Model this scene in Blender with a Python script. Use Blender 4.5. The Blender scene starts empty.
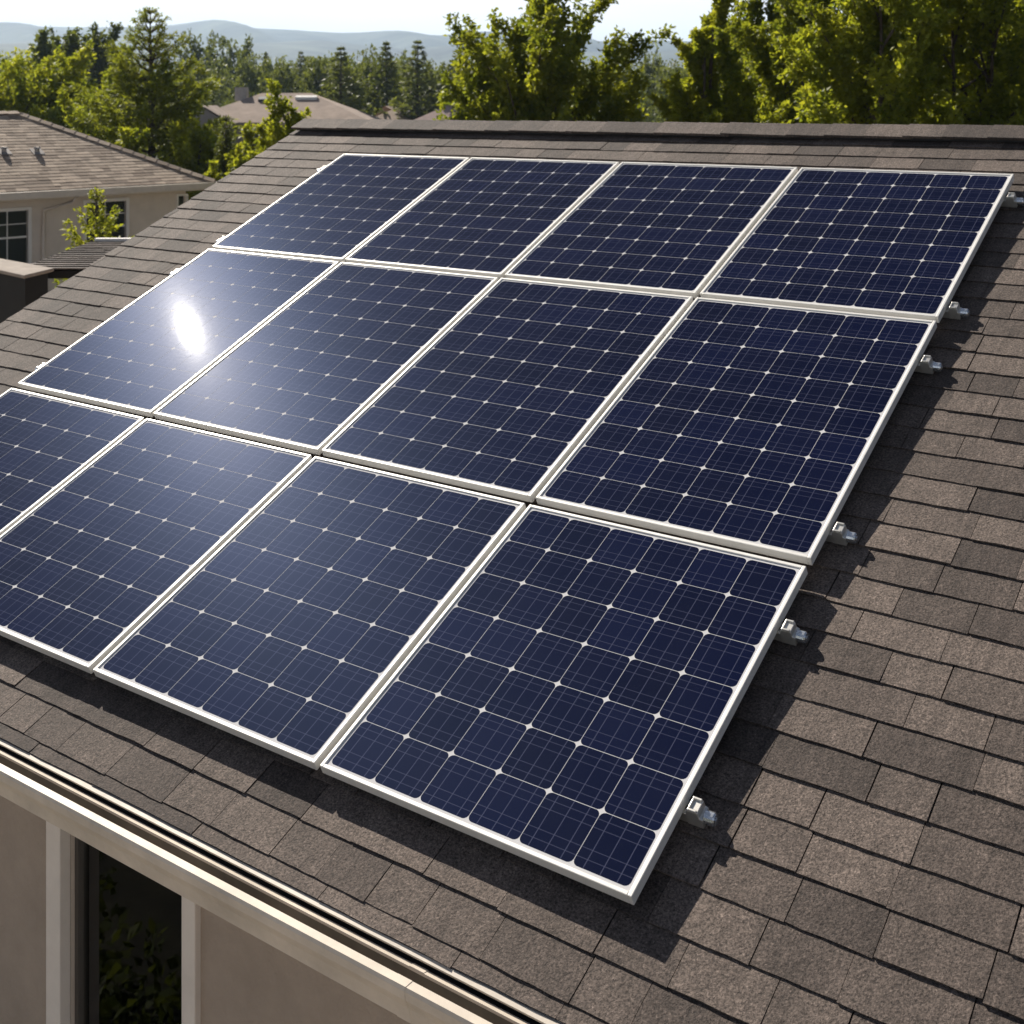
import bpy, math, random
import numpy as np
from mathutils import Vector, Matrix

S = bpy.context.scene
COL = S.collection
R_ = math.radians

# ------------------------------------------------------------------ camera
CAM = np.array([1.53, -2.6092, 1.8854]); YAW = 0.6255; FPX = 1268.77; HOR = 105.0
cd = bpy.data.cameras.new('camera'); co = bpy.data.objects.new('camera', cd); COL.objects.link(co)
co.location = CAM; co.rotation_euler = (math.pi / 2, 0, YAW)
cd.sensor_width = 36; cd.lens = FPX / 1024 * 36; cd.shift_y = -(512 - HOR) / 1024
cd.clip_start = .05; cd.clip_end = 40000
cd.dof.use_dof = True; cd.dof.focus_distance = 3.7; cd.dof.aperture_fstop = 8
S.camera = co

# ------------------------------------------------------------------ sky, sun, exposure
SUN = Vector((-0.756, 0.286, 0.589)).normalized()
W = bpy.data.worlds.new("World"); S.world = W; W.use_nodes = True
wn = W.node_tree.nodes; wl = W.node_tree.links
bg = wn['Background']
sky = wn.new('ShaderNodeTexSky'); sky.sky_type = 'NISHITA'; sky.sun_disc = False
sky.sun_elevation = math.asin(SUN.z); sky.sun_rotation = math.atan2(SUN.x, SUN.y)
sky.air_density = 0.32; sky.dust_density = 0.3; sky.ozone_density = 0.6
tc = wn.new('ShaderNodeTexCoord'); mp = wn.new('ShaderNodeMapping'); mp.inputs['Scale'].default_value = (1, 1, 5)
nz = wn.new('ShaderNodeTexNoise'); nz.inputs['Scale'].default_value = 3.2; nz.inputs['Detail'].default_value = 7
cr = wn.new('ShaderNodeValToRGB'); cr.color_ramp.elements[0].color = (.86, .86, .86, 1); cr.color_ramp.elements[0].position = .38; cr.color_ramp.elements[1].position = .74
cr.color_ramp.elements[1].color = (1, 1, 1, 1)
mx = wn.new('ShaderNodeMixRGB'); mx.inputs['Color2'].default_value = (20.0, 19.4, 18.4, 1)
wl.new(tc.outputs['Generated'], mp.inputs['Vector']); wl.new(mp.outputs['Vector'], nz.inputs['Vector'])
wl.new(nz.outputs['Fac'], cr.inputs['Fac']); sx = wn.new('ShaderNodeSeparateXYZ'); wl.new(tc.outputs['Generated'], sx.inputs[0])
lo = wn.new('ShaderNodeMapRange'); lo.inputs['From Min'].default_value = .085; lo.inputs['From Max'].default_value = .22; lo.inputs['To Min'].default_value = 1.0; lo.inputs['To Max'].default_value = .03
wl.new(sx.outputs['Z'], lo.inputs['Value']); lm = wn.new('ShaderNodeMath'); lm.operation = 'MULTIPLY'
wl.new(cr.outputs['Color'], lm.inputs[0]); wl.new(lo.outputs[0], lm.inputs[1]); wl.new(lm.outputs[0], mx.inputs['Fac'])
wl.new(sky.outputs['Color'], mx.inputs['Color1']); wl.new(mx.outputs['Color'], bg.inputs['Color'])
bg.inputs['Strength'].default_value = 0.05
sd = bpy.data.lights.new('sun', 'SUN'); so = bpy.data.objects.new('sun', sd); COL.objects.link(so)
sd.energy = 5.0; sd.angle = R_(.5); sd.color = (1, .93, .82)
so.location = (-20, 8, 30); so.rotation_euler = SUN.to_track_quat('Z', 'Y').to_euler()
S.view_settings.view_transform = 'Standard'; S.view_settings.look = 'None'
S.view_settings.exposure = 0.75; S.view_settings.gamma = 1
S.cycles.use_denoising = True
S.cycles.max_bounces = 8; S.cycles.volume_bounces = 0; S.cycles.sample_clamp_indirect = 6

# ------------------------------------------------------------------ helpers
GZ = -2.9
def ray(x, y):
    fw = np.array([-math.sin(YAW), math.cos(YAW), 0]); rt = np.array([math.cos(YAW), math.sin(YAW), 0])
    return fw + rt * (x - 512) / FPX + np.array([0, 0, 1.]) * (HOR - y) / FPX
def at(x, y, D): return CAM + ray(x, y) * D
def ztop(y, D): return CAM[2] + (HOR - y) * D / FPX

class MB:
    def __init__(s): s.v = []; s.f = []; s.uv = []
    def poly(s, pts, uv=None):
        i = len(s.v); s.v += [tuple(p) for p in pts]; s.f.append(tuple(range(i, i + len(pts)))); s.uv += list(uv) if uv else [(0, 0)] * len(pts)
    def hexa(s, p):  # p: 4 bottom ccw, 4 top ccw
        i = len(s.v); s.v += [tuple(q) for q in p]
        for f in ((3, 2, 1, 0), (4, 5, 6, 7), (0, 1, 5, 4), (1, 2, 6, 5), (2, 3, 7, 6), (3, 0, 4, 7)):
            s.f.append(tuple(i + k for k in f)); s.uv += [(0, 0)] * 4
    def box(s, x0, x1, y0, y1, z0, z1, T=None):
        p = [(x0, y0, z0), (x1, y0, z0), (x1, y1, z0), (x0, y1, z0), (x0, y0, z1), (x1, y0, z1), (x1, y1, z1), (x0, y1, z1)]
        s.hexa([T(*q) for q in p] if T else p)
    def extrude(s, prof, x0, x1, T=None):  # closed profile in (y,z), ccw seen from +x
        n = len(prof); i = len(s.v)
        for x in (x0, x1):
            for (y, z) in prof: s.v.append(tuple(T(x, y, z)) if T else (x, y, z))
        for k in range(n):
            s.f.append((i + k, i + (k + 1) % n, i + n + (k + 1) % n, i + n + k)); s.uv += [(0, 0)] * 4
        s.f.append(tuple(i + k for k in reversed(range(n)))); s.f.append(tuple(i + n + k for k in range(n))); s.uv += [(0, 0)] * (2 * n)
    def tube(s, pts, rad, seg=7, cap=True):
        pts = [Vector(p) for p in pts]; i0 = len(s.v)
        for k, p in enumerate(pts):
            d = (pts[min(k + 1, len(pts) - 1)] - pts[max(k - 1, 0)]).normalized()
            a = d.orthogonal().normalized(); b = d.cross(a)
            for j in range(seg):
                t = 2 * math.pi * j / seg; s.v.append(tuple(p + (a * math.cos(t) + b * math.sin(t)) * rad[k]))
        for k in range(len(pts) - 1):
            for j in range(seg):
                a = i0 + k * seg + j; b = i0 + k * seg + (j + 1) % seg
                s.f.append((a, b, b + seg, a + seg)); s.uv += [(0, 0)] * 4
        if cap:
            s.f.append(tuple(i0 + j for j in reversed(range(seg)))); s.uv += [(0, 0)] * seg
            e = i0 + (len(pts) - 1) * seg; s.f.append(tuple(e + j for j in range(seg))); s.uv += [(0, 0)] * seg
    def build(s, name, mat, parent=None, uv=False, bevel=0, smooth=False, local=False):
        me = bpy.data.meshes.new(name)
        off = np.array(parent.location) if (parent is not None and not local) else np.zeros(3)
        if parent is not None and not local and parent.parent is not None: off = off + np.array(parent.parent.location)
        me.from_pydata([tuple(np.array(v) - off) for v in s.v], [], s.f)
        if uv:
            l = me.uv_layers.new(name='uv'); l.data.foreach_set('uv', np.array(s.uv, dtype=np.float32).ravel())
        me.materials.append(mat); me.update()
        if smooth: me.polygons.foreach_set('use_smooth', [True] * len(me.polygons))
        o = bpy.data.objects.new(name, me); COL.objects.link(o)
        if parent is not None: o.parent = parent
        if bevel:
            b = o.modifiers.new('bevel', 'BEVEL'); b.width = bevel; b.segments = 2; b.limit_method = 'ANGLE'
        return o

def thing(name, label, cat, loc=(0, 0, 0), group=None, rot=(0, 0, 0)):
    o = bpy.data.objects.new(name, None); COL.objects.link(o); o.empty_display_size = .3
    o.location = loc; o.rotation_euler = rot; tag(o, label, cat, group); return o
def tag(o, label, cat, group=None):
    o['label'] = label; o['category'] = cat
    if group: o['group'] = group
def dup(root, loc, label, group=None, rotz=None, scale=None):
    r = root.copy(); COL.objects.link(r); r.location = loc; r['label'] = label
    if group: r['group'] = group
    if rotz is not None: r.rotation_euler = (0, 0, rotz)
    if scale is not None: r.scale = scale
    for ch in list(root.children):
        c = ch.copy(); COL.objects.link(c); c.parent = r
        for g in ch.children:
            d = g.copy(); COL.objects.link(d); d.parent = c
    return r

# ------------------------------------------------------------------ materials
def mat(name, col, rough=.6, spec=.5, metal=0, noise=None, bump=None, detail=6):
    """noise=(scale, amount) colour variation; bump=(scale, strength)"""
    m = bpy.data.materials.new(name); m.use_nodes = True; nt = m.node_tree; b = nt.nodes['Principled BSDF']
    b.inputs['Base Color'].default_value = (*col, 1); b.inputs['Roughness'].default_value = rough
    b.inputs['Specular IOR Level'].default_value = spec; b.inputs['Metallic'].default_value = metal
    t = nt.nodes.new('ShaderNodeTexCoord')
    if noise:
        n = nt.nodes.new('ShaderNodeTexNoise'); n.inputs['Scale'].default_value = noise[0]; n.inputs['Detail'].default_value = detail
        n.inputs['Roughness'].default_value = .65
        r = nt.nodes.new('ShaderNodeMapRange'); r.inputs['From Min'].default_value = .3; r.inputs['From Max'].default_value = .7
        r.inputs['To Min'].default_value = 1 - noise[1]; r.inputs['To Max'].default_value = 1 + noise[1]
        h = nt.nodes.new('ShaderNodeVectorMath'); h.operation = 'SCALE'; h.inputs[0].default_value = col
        nt.links.new(t.outputs['Object'], n.inputs['Vector']); nt.links.new(n.outputs['Fac'], r.inputs['Value'])
        nt.links.new(r.outputs['Result'], h.inputs['Scale']); nt.links.new(h.outputs['Vector'], b.inputs['Base Color'])
    if bump:
        n = nt.nodes.new('ShaderNodeTexNoise'); n.inputs['Scale'].default_value = bump[0]; n.inputs['Detail'].default_value = 5
        u = nt.nodes.new('ShaderNodeBump'); u.inputs['Strength'].default_value = bump[1]; u.inputs['Distance'].default_value = .01
        nt.links.new(t.outputs['Object'], n.inputs['Vector']); nt.links.new(n.outputs['Fac'], u.inputs['Height'])
        nt.links.new(u.outputs['Normal'], b.inputs['Normal'])
    return m

def shingle_mat(name, c0, c1, fine=True):
    m = bpy.data.materials.new(name); m.use_nodes = True; nt = m.node_tree; N = nt.nodes; L = nt.links; b = N['Principled BSDF']
    b.inputs['Roughness'].default_value = .85; b.inputs['Specular IOR Level'].default_value = .35
    t = N.new('ShaderNodeTexCoord'); g = N.new('ShaderNodeNewGeometry')
    mixt = N.new('ShaderNodeMixRGB'); mixt.inputs['Color1'].default_value = (*c0, 1); mixt.inputs['Color2'].default_value = (*c1, 1)
    L.new(g.outputs['Random Per Island'], mixt.inputs['Fac'])
    def noise(sc, det=4, rg=.6, dist=0):
        n = N.new('ShaderNodeTexNoise'); n.inputs['Scale'].default_value = sc; n.inputs['Detail'].default_value = det
        n.inputs['Roughness'].default_value = rg; n.inputs['Distortion'].default_value = dist
        L.new(t.outputs['Object'], n.inputs['Vector']); return n
    def rng(src, a, b_, lo, hi):
        r = N.new('ShaderNodeMapRange'); r.inputs['From Min'].default_value = a; r.inputs['From Max'].default_value = b_
        r.inputs['To Min'].default_value = lo; r.inputs['To Max'].default_value = hi; L.new(src, r.inputs['Value']); return r.outputs['Result']
    def mul(a, b_):
        k = N.new('ShaderNodeMath'); k.operation = 'MULTIPLY'; L.new(a, k.inputs[0]); L.new(b_, k.inputs[1]); return k.outputs[0]
    stain = rng(noise(3.1, 6).outputs['Fac'], .3, .7, .8, 1.18)
    blot = rng(noise(17, 5).outputs['Fac'], .3, .7, .85, 1.15)
    f = mul(stain, blot)
    mpv = N.new('ShaderNodeMapping'); mpv.inputs['Scale'].default_value = (55, 4, 4); L.new(t.outputs['Object'], mpv.inputs['Vector'])
    stn = N.new('ShaderNodeTexNoise'); stn.inputs['Scale'].default_value = 1; stn.inputs['Detail'].default_value = 4; L.new(mpv.outputs[0], stn.inputs['Vector'])
    f = mul(f, rng(stn.outputs['Fac'], .3, .7, .84, 1.16))
    if fine:
        gr = noise(150, 2, .75); f = mul(f, rng(gr.outputs['Fac'], .30, .70, .32, 1.75))
        fl = noise(62, 1, .5, 3.0); f = mul(f, rng(fl.outputs['Fac'], .60, .72, 1, 1.7))
        dk = noise(60, 3, .6, 1.5); f = mul(f, rng(dk.outputs['Fac'], .28, .40, .6, 1))
        bp = N.new('ShaderNodeBump'); bp.inputs['Strength'].default_value = .55; bp.inputs['Distance'].default_value = .004
        L.new(gr.outputs['Fac'], bp.inputs['Height'])
        bp2 = N.new('ShaderNodeBump'); bp2.inputs['Strength'].default_value = .35; bp2.inputs['Distance'].default_value = .008
        L.new(noise(40, 4).outputs['Fac'], bp2.inputs['Height']); L.new(bp.outputs['Normal'], bp2.inputs['Normal'])
        L.new(bp2.outputs['Normal'], b.inputs['Normal'])
    sc = N.new('ShaderNodeVectorMath'); sc.operation = 'SCALE'; L.new(mixt.outputs['Color'], sc.inputs[0]); L.new(f, sc.inputs['Scale'])
    L.new(sc.outputs['Vector'], b.inputs['Base Color']); return m

def leaf_mat(name, c0, c1, trans=.45, tcol=None):
    m = bpy.data.materials.new(name); m.use_nodes = True; nt = m.node_tree; N = nt.nodes; L = nt.links
    b = N['Principled BSDF']; out = N['Material Output']; b.inputs['Roughness'].default_value = .55; b.inputs['Specular IOR Level'].default_value = .25
    g = N.new('ShaderNodeNewGeometry'); t = N.new('ShaderNodeTexCoord')
    n = N.new('ShaderNodeTexNoise'); n.inputs['Scale'].default_value = 1.3; n.inputs['Detail'].default_value = 3
    L.new(t.outputs['Object'], n.inputs['Vector'])
    a = N.new('ShaderNodeMath'); a.operation = 'MULTIPLY_ADD'; a.inputs[1].default_value = .55
    L.new(g.outputs['Random Per Island'], a.inputs[0])
    s = N.new('ShaderNodeMapRange'); s.inputs['From Min'].default_value = .35; s.inputs['From Max'].default_value = .65; s.inputs['To Max'].default_value = .45
    L.new(n.outputs['Fac'], s.inputs['Value']); L.new(s.outputs['Result'], a.inputs[2])
    mx = N.new('ShaderNodeMixRGB'); mx.inputs['Color1'].default_value = (*c0, 1); mx.inputs['Color2'].default_value = (*c1, 1)
    L.new(a.outputs[0], mx.inputs['Fac']); L.new(mx.outputs['Color'], b.inputs['Base Color'])
    tr = N.new('ShaderNodeBsdfTranslucent')
    tm = N.new('ShaderNodeMixRGB'); tm.blend_type = 'MULTIPLY'; tm.inputs['Fac'].default_value = 1; tm.inputs['Color2'].default_value = (*(tcol or (1.9, 1.82, .85)), 1)
    L.new(mx.outputs['Color'], tm.inputs['Color1']); L.new(tm.outputs['Color'], tr.inputs['Color'])
    ms = N.new('ShaderNodeMixShader'); ms.inputs['Fac'].default_value = trans
    L.new(b.outputs[0], ms.inputs[1]); L.new(tr.outputs[0], ms.inputs[2]); L.new(ms.outputs[0], out.inputs['Surface']); return m

M_shingle = shingle_mat('shingle', (.056, .043, .037), (.126, .098, .083))
M_deck = mat('roof_felt', (.018, .016, .015), .9)
M_shingle_n = shingle_mat('neighbour_shingle', (.22, .158, .115), (.50, .39, .295), fine=False)
M_roof_far = mat('far_roof', (.32, .24, .19), .9, noise=(1.2, .25), bump=(6, .4))
M_roof_pink = mat('pinkish_roof', (.30, .215, .19), .9, noise=(1.5, .2))
M_trim = mat('painted_trim', (.63, .55, .465), .45, noise=(9, .08), bump=(60, .05))
M_fascia_shade = mat('fascia_shade_dark', (.030, .025, .022), .7, noise=(9, .3))  # dark colour stands for the shade in the gap above the gutter
M_gutter_shade = mat('gutter_shade', (.13, .115, .10), .8, noise=(5, .3))  # darker than the gutter, to paint in the shade of its trough
M_gutter = mat('painted_gutter', (.62, .54, .45), .42, noise=(5, .18), bump=(40, .05))
M_frame_w = mat('window_trim', (.76, .69, .62), .5, noise=(8, .06))
M_stucco = mat('stucco', (.385, .315, .255), .9, .2, noise=(2.2, .16), bump=(75, .5))
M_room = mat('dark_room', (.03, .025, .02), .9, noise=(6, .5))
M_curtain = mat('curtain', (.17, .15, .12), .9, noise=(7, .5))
M_glass = bpy.data.materials.new('window_glass'); M_glass.use_nodes = True
_n = M_glass.node_tree.nodes; _l = M_glass.node_tree.links; _n.remove(_n['Principled BSDF'])
_t = _n.new('ShaderNodeBsdfTransparent'); _t.inputs[0].default_value = (.88, .90, .88, 1); _g = _n.new('ShaderNodeBsdfGlossy'); _g.inputs['Roughness'].default_value = .02
_f = _n.new('ShaderNodeFresnel'); _f.inputs[0].default_value = 1.5; _m = _n.new('ShaderNodeMixShader')
_l.new(_f.outputs[0], _m.inputs[0]); _l.new(_t.outputs[0], _m.inputs[1]); _l.new(_g.outputs[0], _m.inputs[2]); _l.new(_m.outputs[0], _n['Material Output'].inputs['Surface'])
M_alu = mat('panel_frame_aluminium', (.78, .76, .72), .42, .5, 0.15, noise=(14, .06))
M_rail = mat('rail_aluminium', (.72, .69, .64), .34, .5, .75, noise=(25, .12))
M_bolt = mat('bolt_steel', (.70, .71, .73), .25, .5, .9, noise=(60, .15))
M_wall_n = mat('neighbour_siding', (.64, .56, .48), .85, noise=(3, .08))
M_wall_far = mat('far_wall', (.32, .27, .26), .9, noise=(1, .15))
M_white = mat('white_paint', (.74, .71, .67), .5)
M_winglass = mat('dark_window_pane', (.035, .04, .035), .06, .6)
M_vent = mat('roof_vent_metal', (.35, .32, .30), .5, .5, .4, noise=(10, .2))
M_black = mat('black_plastic', (.03, .03, .035), .5)
M_bark = mat('bark', (.075, .055, .04), .95, noise=(8, .4), bump=(14, .8))
M_ground = mat('ground_grass', (.050, .055, .022), .95, noise=(.35, .6), bump=(2, .4), detail=10)
M_hill = mat('hill_woods', (.080, .092, .062), .95, noise=(.006, .8), detail=12)
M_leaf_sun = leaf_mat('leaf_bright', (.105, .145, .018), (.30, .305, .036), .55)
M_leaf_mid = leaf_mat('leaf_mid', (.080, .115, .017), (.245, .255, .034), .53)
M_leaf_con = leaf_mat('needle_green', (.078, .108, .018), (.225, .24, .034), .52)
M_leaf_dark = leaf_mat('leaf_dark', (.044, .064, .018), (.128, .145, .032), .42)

# solar cell and back sheet under toughened glass: a broad frosted gloss plus a faint tighter one
def glass_top(m, b, amount=1.0):
    b.inputs['Roughness'].default_value = .38; b.inputs['Specular IOR Level'].default_value = .0
    b.inputs['Coat Weight'].default_value = .0012; b.inputs['Coat Roughness'].default_value = .125; b.inputs['Coat IOR'].default_value = 1.5
    nt = m.node_tree; t = nt.nodes.new('ShaderNodeTexCoord'); n = nt.nodes.new('ShaderNodeTexNoise'); n.inputs['Scale'].default_value = 22; n.inputs['Detail'].default_value = 4
    u = nt.nodes.new('ShaderNodeBump'); u.inputs['Strength'].default_value = .035; u.inputs['Distance'].default_value = .004
    nt.links.new(t.outputs['Object'], n.inputs['Vector']); nt.links.new(n.outputs['Fac'], u.inputs['Height']); nt.links.new(u.outputs['Normal'], b.inputs['Coat Normal'])
def cell_mat():
    m = bpy.data.materials.new('solar_cell'); m.use_nodes = True; nt = m.node_tree; N = nt.nodes; L = nt.links; b = N['Principled BSDF']
    glass_top(m, b)
    uv = N.new('ShaderNodeUVMap'); uv.uv_map = 'uv'; sp = N.new('ShaderNodeSeparateXYZ'); L.new(uv.outputs[0], sp.inputs[0])
    def lines(src, ps, w):
        acc = None
        for p in ps:
            d = N.new('ShaderNodeMath'); d.operation = 'COMPARE'; d.inputs[1].default_value = p; d.inputs[2].default_value = w
            L.new(src, d.inputs[0])
            if acc is None: acc = d.outputs[0]
            else:
                k = N.new('ShaderNodeMath'); k.operation = 'MAXIMUM'; L.new(acc, k.inputs[0]); L.new(d.outputs[0], k.inputs[1]); acc = k.outputs[0]
        return acc
    a = lines(sp.outputs['X'], (.2, .5, .8), .009); c = lines(sp.outputs['Y'], (.16, .33, .70, .86), .008)
    g = N.new('ShaderNodeNewGeometry'); t = N.new('ShaderNodeTexCoord')
    base = N.new('ShaderNodeMixRGB'); base.inputs['Color1'].default_value = (.0024, .0036, .0180, 1); base.inputs['Color2'].default_value = (.0040, .0060, .0290, 1)
    L.new(g.outputs['Random Per Island'], base.inputs['Fac'])
    # uneven dust film on the glass
    n = N.new('ShaderNodeTexNoise'); n.inputs['Scale'].default_value = 5; n.inputs['Detail'].default_value = 8; L.new(t.outputs['Object'], n.inputs['Vector'])
    r = N.new('ShaderNodeMapRange'); r.inputs['From Min'].default_value = .35; r.inputs['From Max'].default_value = .75; r.inputs['To Min'].default_value = .0; r.inputs['To Max'].default_value = .008
    L.new(n.outputs['Fac'], r.inputs['Value'])
    du = N.new('ShaderNodeMixRGB'); du.inputs['Color2'].default_value = (.35, .33, .30, 1); L.new(r.outputs[0], du.inputs['Fac']); L.new(base.outputs[0], du.inputs['Color1'])
    m1 = N.new('ShaderNodeMixRGB'); m1.inputs['Color2'].default_value = (.075, .080, .135, 1)
    f1 = N.new('ShaderNodeMath'); f1.operation = 'MULTIPLY'; f1.inputs[1].default_value = .6; L.new(a, f1.inputs[0]); L.new(f1.outputs[0], m1.inputs['Fac']); L.new(du.outputs[0], m1.inputs['Color1'])
    m2 = N.new('ShaderNodeMixRGB'); m2.inputs['Color2'].default_value = (.070, .074, .125, 1)
    f2 = N.new('ShaderNodeMath'); f2.operation = 'MULTIPLY'; f2.inputs[1].default_value = .48; L.new(c, f2.inputs[0]); L.new(f2.outputs[0], m2.inputs['Fac']); L.new(m1.outputs[0], m2.inputs['Color1'])
    L.new(m2.outputs[0], b.inputs['Base Color'])
    # blue anti-reflective film of the silicon: a weak, wide, coloured gloss
    ar = N.new('ShaderNodeBsdfAnisotropic'); ar.inputs['Color'].default_value = (.0019, .0028, .0053, 1); ar.inputs['Roughness'].default_value = .35
    ad = N.new('ShaderNodeAddShader'); L.new(b.outputs[0], ad.inputs[0]); L.new(ar.outputs[0], ad.inputs[1]); 
    ha = N.new('ShaderNodeBsdfAnisotropic'); ha.inputs['Color'].default_value = (.00085, .00078, .00072, 1); ha.inputs['Roughness'].default_value = .25
    a2 = N.new('ShaderNodeAddShader'); L.new(ad.outputs[0], a2.inputs[0]); L.new(ha.outputs[0], a2.inputs[1]); 
    # clear front glass: mirrors the sky by Fresnel
    gl = N.new('ShaderNodeBsdfAnisotropic'); gl.inputs['Color'].default_value = (.35, .36, .38, 1); gl.inputs['Roughness'].default_value = .014
    nn = N.new('ShaderNodeTexNoise'); nn.inputs['Scale'].default_value = 3.5; nn.inputs['Detail'].default_value = 2; L.new(t.outputs['Object'], nn.inputs['Vector'])
    bu = N.new('ShaderNodeBump'); bu.inputs['Strength'].default_value = .02; bu.inputs['Distance'].default_value = .01; L.new(nn.outputs['Fac'], bu.inputs['Height']); L.new(bu.outputs['Normal'], gl.inputs['Normal'])
    fr = N.new('ShaderNodeFresnel'); fr.inputs['IOR'].default_value = 1.42
    mg = N.new('ShaderNodeMixShader'); L.new(fr.outputs[0], mg.inputs[0]); L.new(a2.outputs[0], mg.inputs[1]); L.new(gl.outputs[0], mg.inputs[2])
    L.new(mg.outputs[0], N['Material Output'].inputs['Surface']); return m
M_cell = cell_mat()
M_back = mat('white_backsheet', (.60, .59, .60), .5); glass_top(M_back, M_back.node_tree.nodes['Principled BSDF'])

# ------------------------------------------------------------------ setting: ground, hills
def structure(o): o['kind'] = 'structure'; return o
mb = MB(); G = 6000; n_ = 24
for i in range(n_):
    for j in range(n_):
        a, b, c, d = [-G + 2 * G * k / n_ for k in (i, i + 1, j, j + 1)]
        mb.poly([(a, c, GZ), (b, c, GZ), (b, d, GZ), (a, d, GZ)])
structure(mb.build('ground', M_ground))

mb = MB(); mb.poly([(-14, -3.1, GZ + .004), (9, -3.1, GZ + .004), (9, 8.5, GZ + .004), (-14, 8.5, GZ + .004)]); mb.poly([(-14, -8.5, GZ + .0041), (-7.2, -8.5, GZ + .0041), (-7.2, -3.1, GZ + .0041), (-14, -3.1, GZ + .0041)]); mb.poly([(-7.2, -8.5, GZ + .0041), (9, -8.5, GZ + .0041), (9, -3.1, GZ + .0041), (-7.2, -3.1, GZ + .0041)]); structure(mb.build('warm_bounce_sheet', mat('warm_bounce_tan', (.50, .42, .34), .9, noise=(1.5, .2), bump=(20, .3))))  # added out of view to bounce warm light onto the front wall and gutter
mb = MB(); mb.poly([(-7.2, -3.3, GZ + .009), (-1.6, -3.3, GZ + .009), (-1.6, -.1, GZ + .009), (-7.2, -.1, GZ + .009)]); structure(mb.build('dark_reflection_sheet', mat('dark_reflection_brown', (.028, .026, .016), .95, noise=(4, .7), bump=(12, 1))))  # dark sheet added out of view so the front window mirrors something dark
mb = MB(); mb.poly([(-19.2, -3, GZ + .008), (-14.1, -3, GZ + .008), (-14.1, 22, GZ + .008), (-19.2, 22, GZ + .008)]); structure(mb.build('wall_bounce_sheet', mat('wall_bounce_tan', (.52, .46, .40), .9, noise=(1.5, .15))))  # pale sheet added out of view to throw sunlight onto the neighbouring wall

def hills(name, D0, depth, prof, seed, rough):
    rng = np.random.default_rng(seed)
    xs = np.linspace(-900, 1900, 260); ph = rng.random(24) * 6.28; mbh = MB(); J = 26
    grid = []
    for j in range(J):
        tt = j / (J - 1); D = D0 + depth * tt; row = []
        env = math.sin(math.pi * tt * .5) ** 1.25
        for x in xs:
            top = np.interp(x, [p[0] for p in prof], [p[1] for p in prof])
            crest = CAM[2] + (HOR - top) * (D0 + depth) / FPX
            w = sum(math.sin(x * (.011 + .0075 * k) + ph[k] + tt * (2.5 + k * .8)) / (1.0 + k * .55) for k in range(10))
            z = GZ + (crest - GZ) * env * (1 + rough * w * max(0, 1 - tt * 1.02))
            p = CAM + ray(x, HOR) * D; row.append((p[0], p[1], max(z, GZ - 1)))
        grid.append(row)
    # the slope falling away behind the crest
    back = []
    for x in xs:
        p = CAM + ray(x, HOR) * (D0 + depth * 1.35); back.append((p[0], p[1], GZ - 1))
    grid.append(back)
    nx = len(xs)
    for row in grid: mbh.v += row
    for j in range(len(grid) - 1):
        for i in range(nx - 1):
            a = j * nx + i; mbh.f.append((a, a + 1, a + nx + 1, a + nx)); mbh.uv += [(0, 0)] * 4
    return structure(mbh.build(name, M_hill, smooth=True))
hills('hills', 2100, 1500, [(-900, 35), (-100, 28), (0, 29), (40, 27), (90, 28), (180, 27), (215, 26), (260, 29), (300, 31), (330, 33), (370, 35), (400, 36), (440, 38), (470, 37), (520, 40), (600, 42), (660, 41), (760, 43), (900, 38), (1900, 40)], 3, .26)
hills('hills', 1700, 900, [(-900, 40), (-100, 47), (0, 45), (60, 40), (120, 39), (170, 44), (215, 47), (270, 43), (320, 40), (360, 45), (410, 50), (450, 47), (520, 49), (600, 54), (700, 50), (1900, 52)], 14, .22)
hills('hills', 1300, 500, [(-900, 44), (-100, 43), (0, 44), (50, 43), (100, 47), (150, 52), (220, 62), (280, 68), (360, 64), (420, 66), (520, 67), (600, 62), (700, 60), (1900, 58)], 8, .12)

# ------------------------------------------------------------------ the house with the panels
SL = 0.4286; CS, SN = math.cos(SL), math.sin(SL); H = .062
def RF(u, v, n): return (u, v * CS - n * SN, v * SN + n * CS)
U0, U1, VE, VR = -5.08, 4.2, -.285, 4.335
EXPO = .1225
rnd = random.Random(5)

def shingles(mbs, T, v0, v1, urange, expo, wmin, wmax, top, thick, r, gapmax=.0045, seg=5):
    k = 0; v = v0
    while v < v1 - .01:
        vt = min(v + expo + .03, v1)
        a, b = urange(v); a2, b2 = urange(vt)
        u = a - r.random() * wmax
        first = True
        while u < b:
            w = r.uniform(wmin, wmax); g = r.choice((.0012, .002, .003, gapmax))
            x0, x1 = max(u, a), min(u + w - g, b)
            if x1 - x0 > .02:
                dn = r.uniform(-.0014, .0018); sl = r.uniform(-.0018, .0018); vv = v + r.uniform(-.003, .002)
                nb0 = top + dn; nt0 = top - thick * (1.0 + .0)  # upper edge tucked under the next course
                us = [x0 + (x1 - x0) * q / seg for q in range(seg + 1)]
                jv = [vv + sl * (q / seg) + r.uniform(-.0014, .0014) for q in range(seg + 1)]
                jn = [nb0 + r.uniform(-.0008, .0008) for q in range(seg + 1)]
                # clip the upper edge to the face's own outline
                ut = [min(max(q, a2), b2) for q in us]
                i = len(mbs.v)
                for q in range(seg + 1):
                    mbs.v.append(T(us[q], jv[q], jn[q])); mbs.v.append(T(us[q], jv[q] + .0015, jn[q] - thick)); mbs.v.append(T(ut[q], vt, nt0))
                for q in range(seg):
                    c = i + q * 3; mbs.f.append((c, c + 3, c + 5, c + 2)); mbs.f.append((c + 1, c + 4, c + 3, c)); mbs.uv += [(0, 0)] * 8
                e = i + seg * 3
                mbs.f.append((i, i + 2, i + 1)); mbs.f.append((e, e + 1, e + 2)); mbs.uv += [(0, 0)] * 6
            u += w
        v += expo; k += 1

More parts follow.
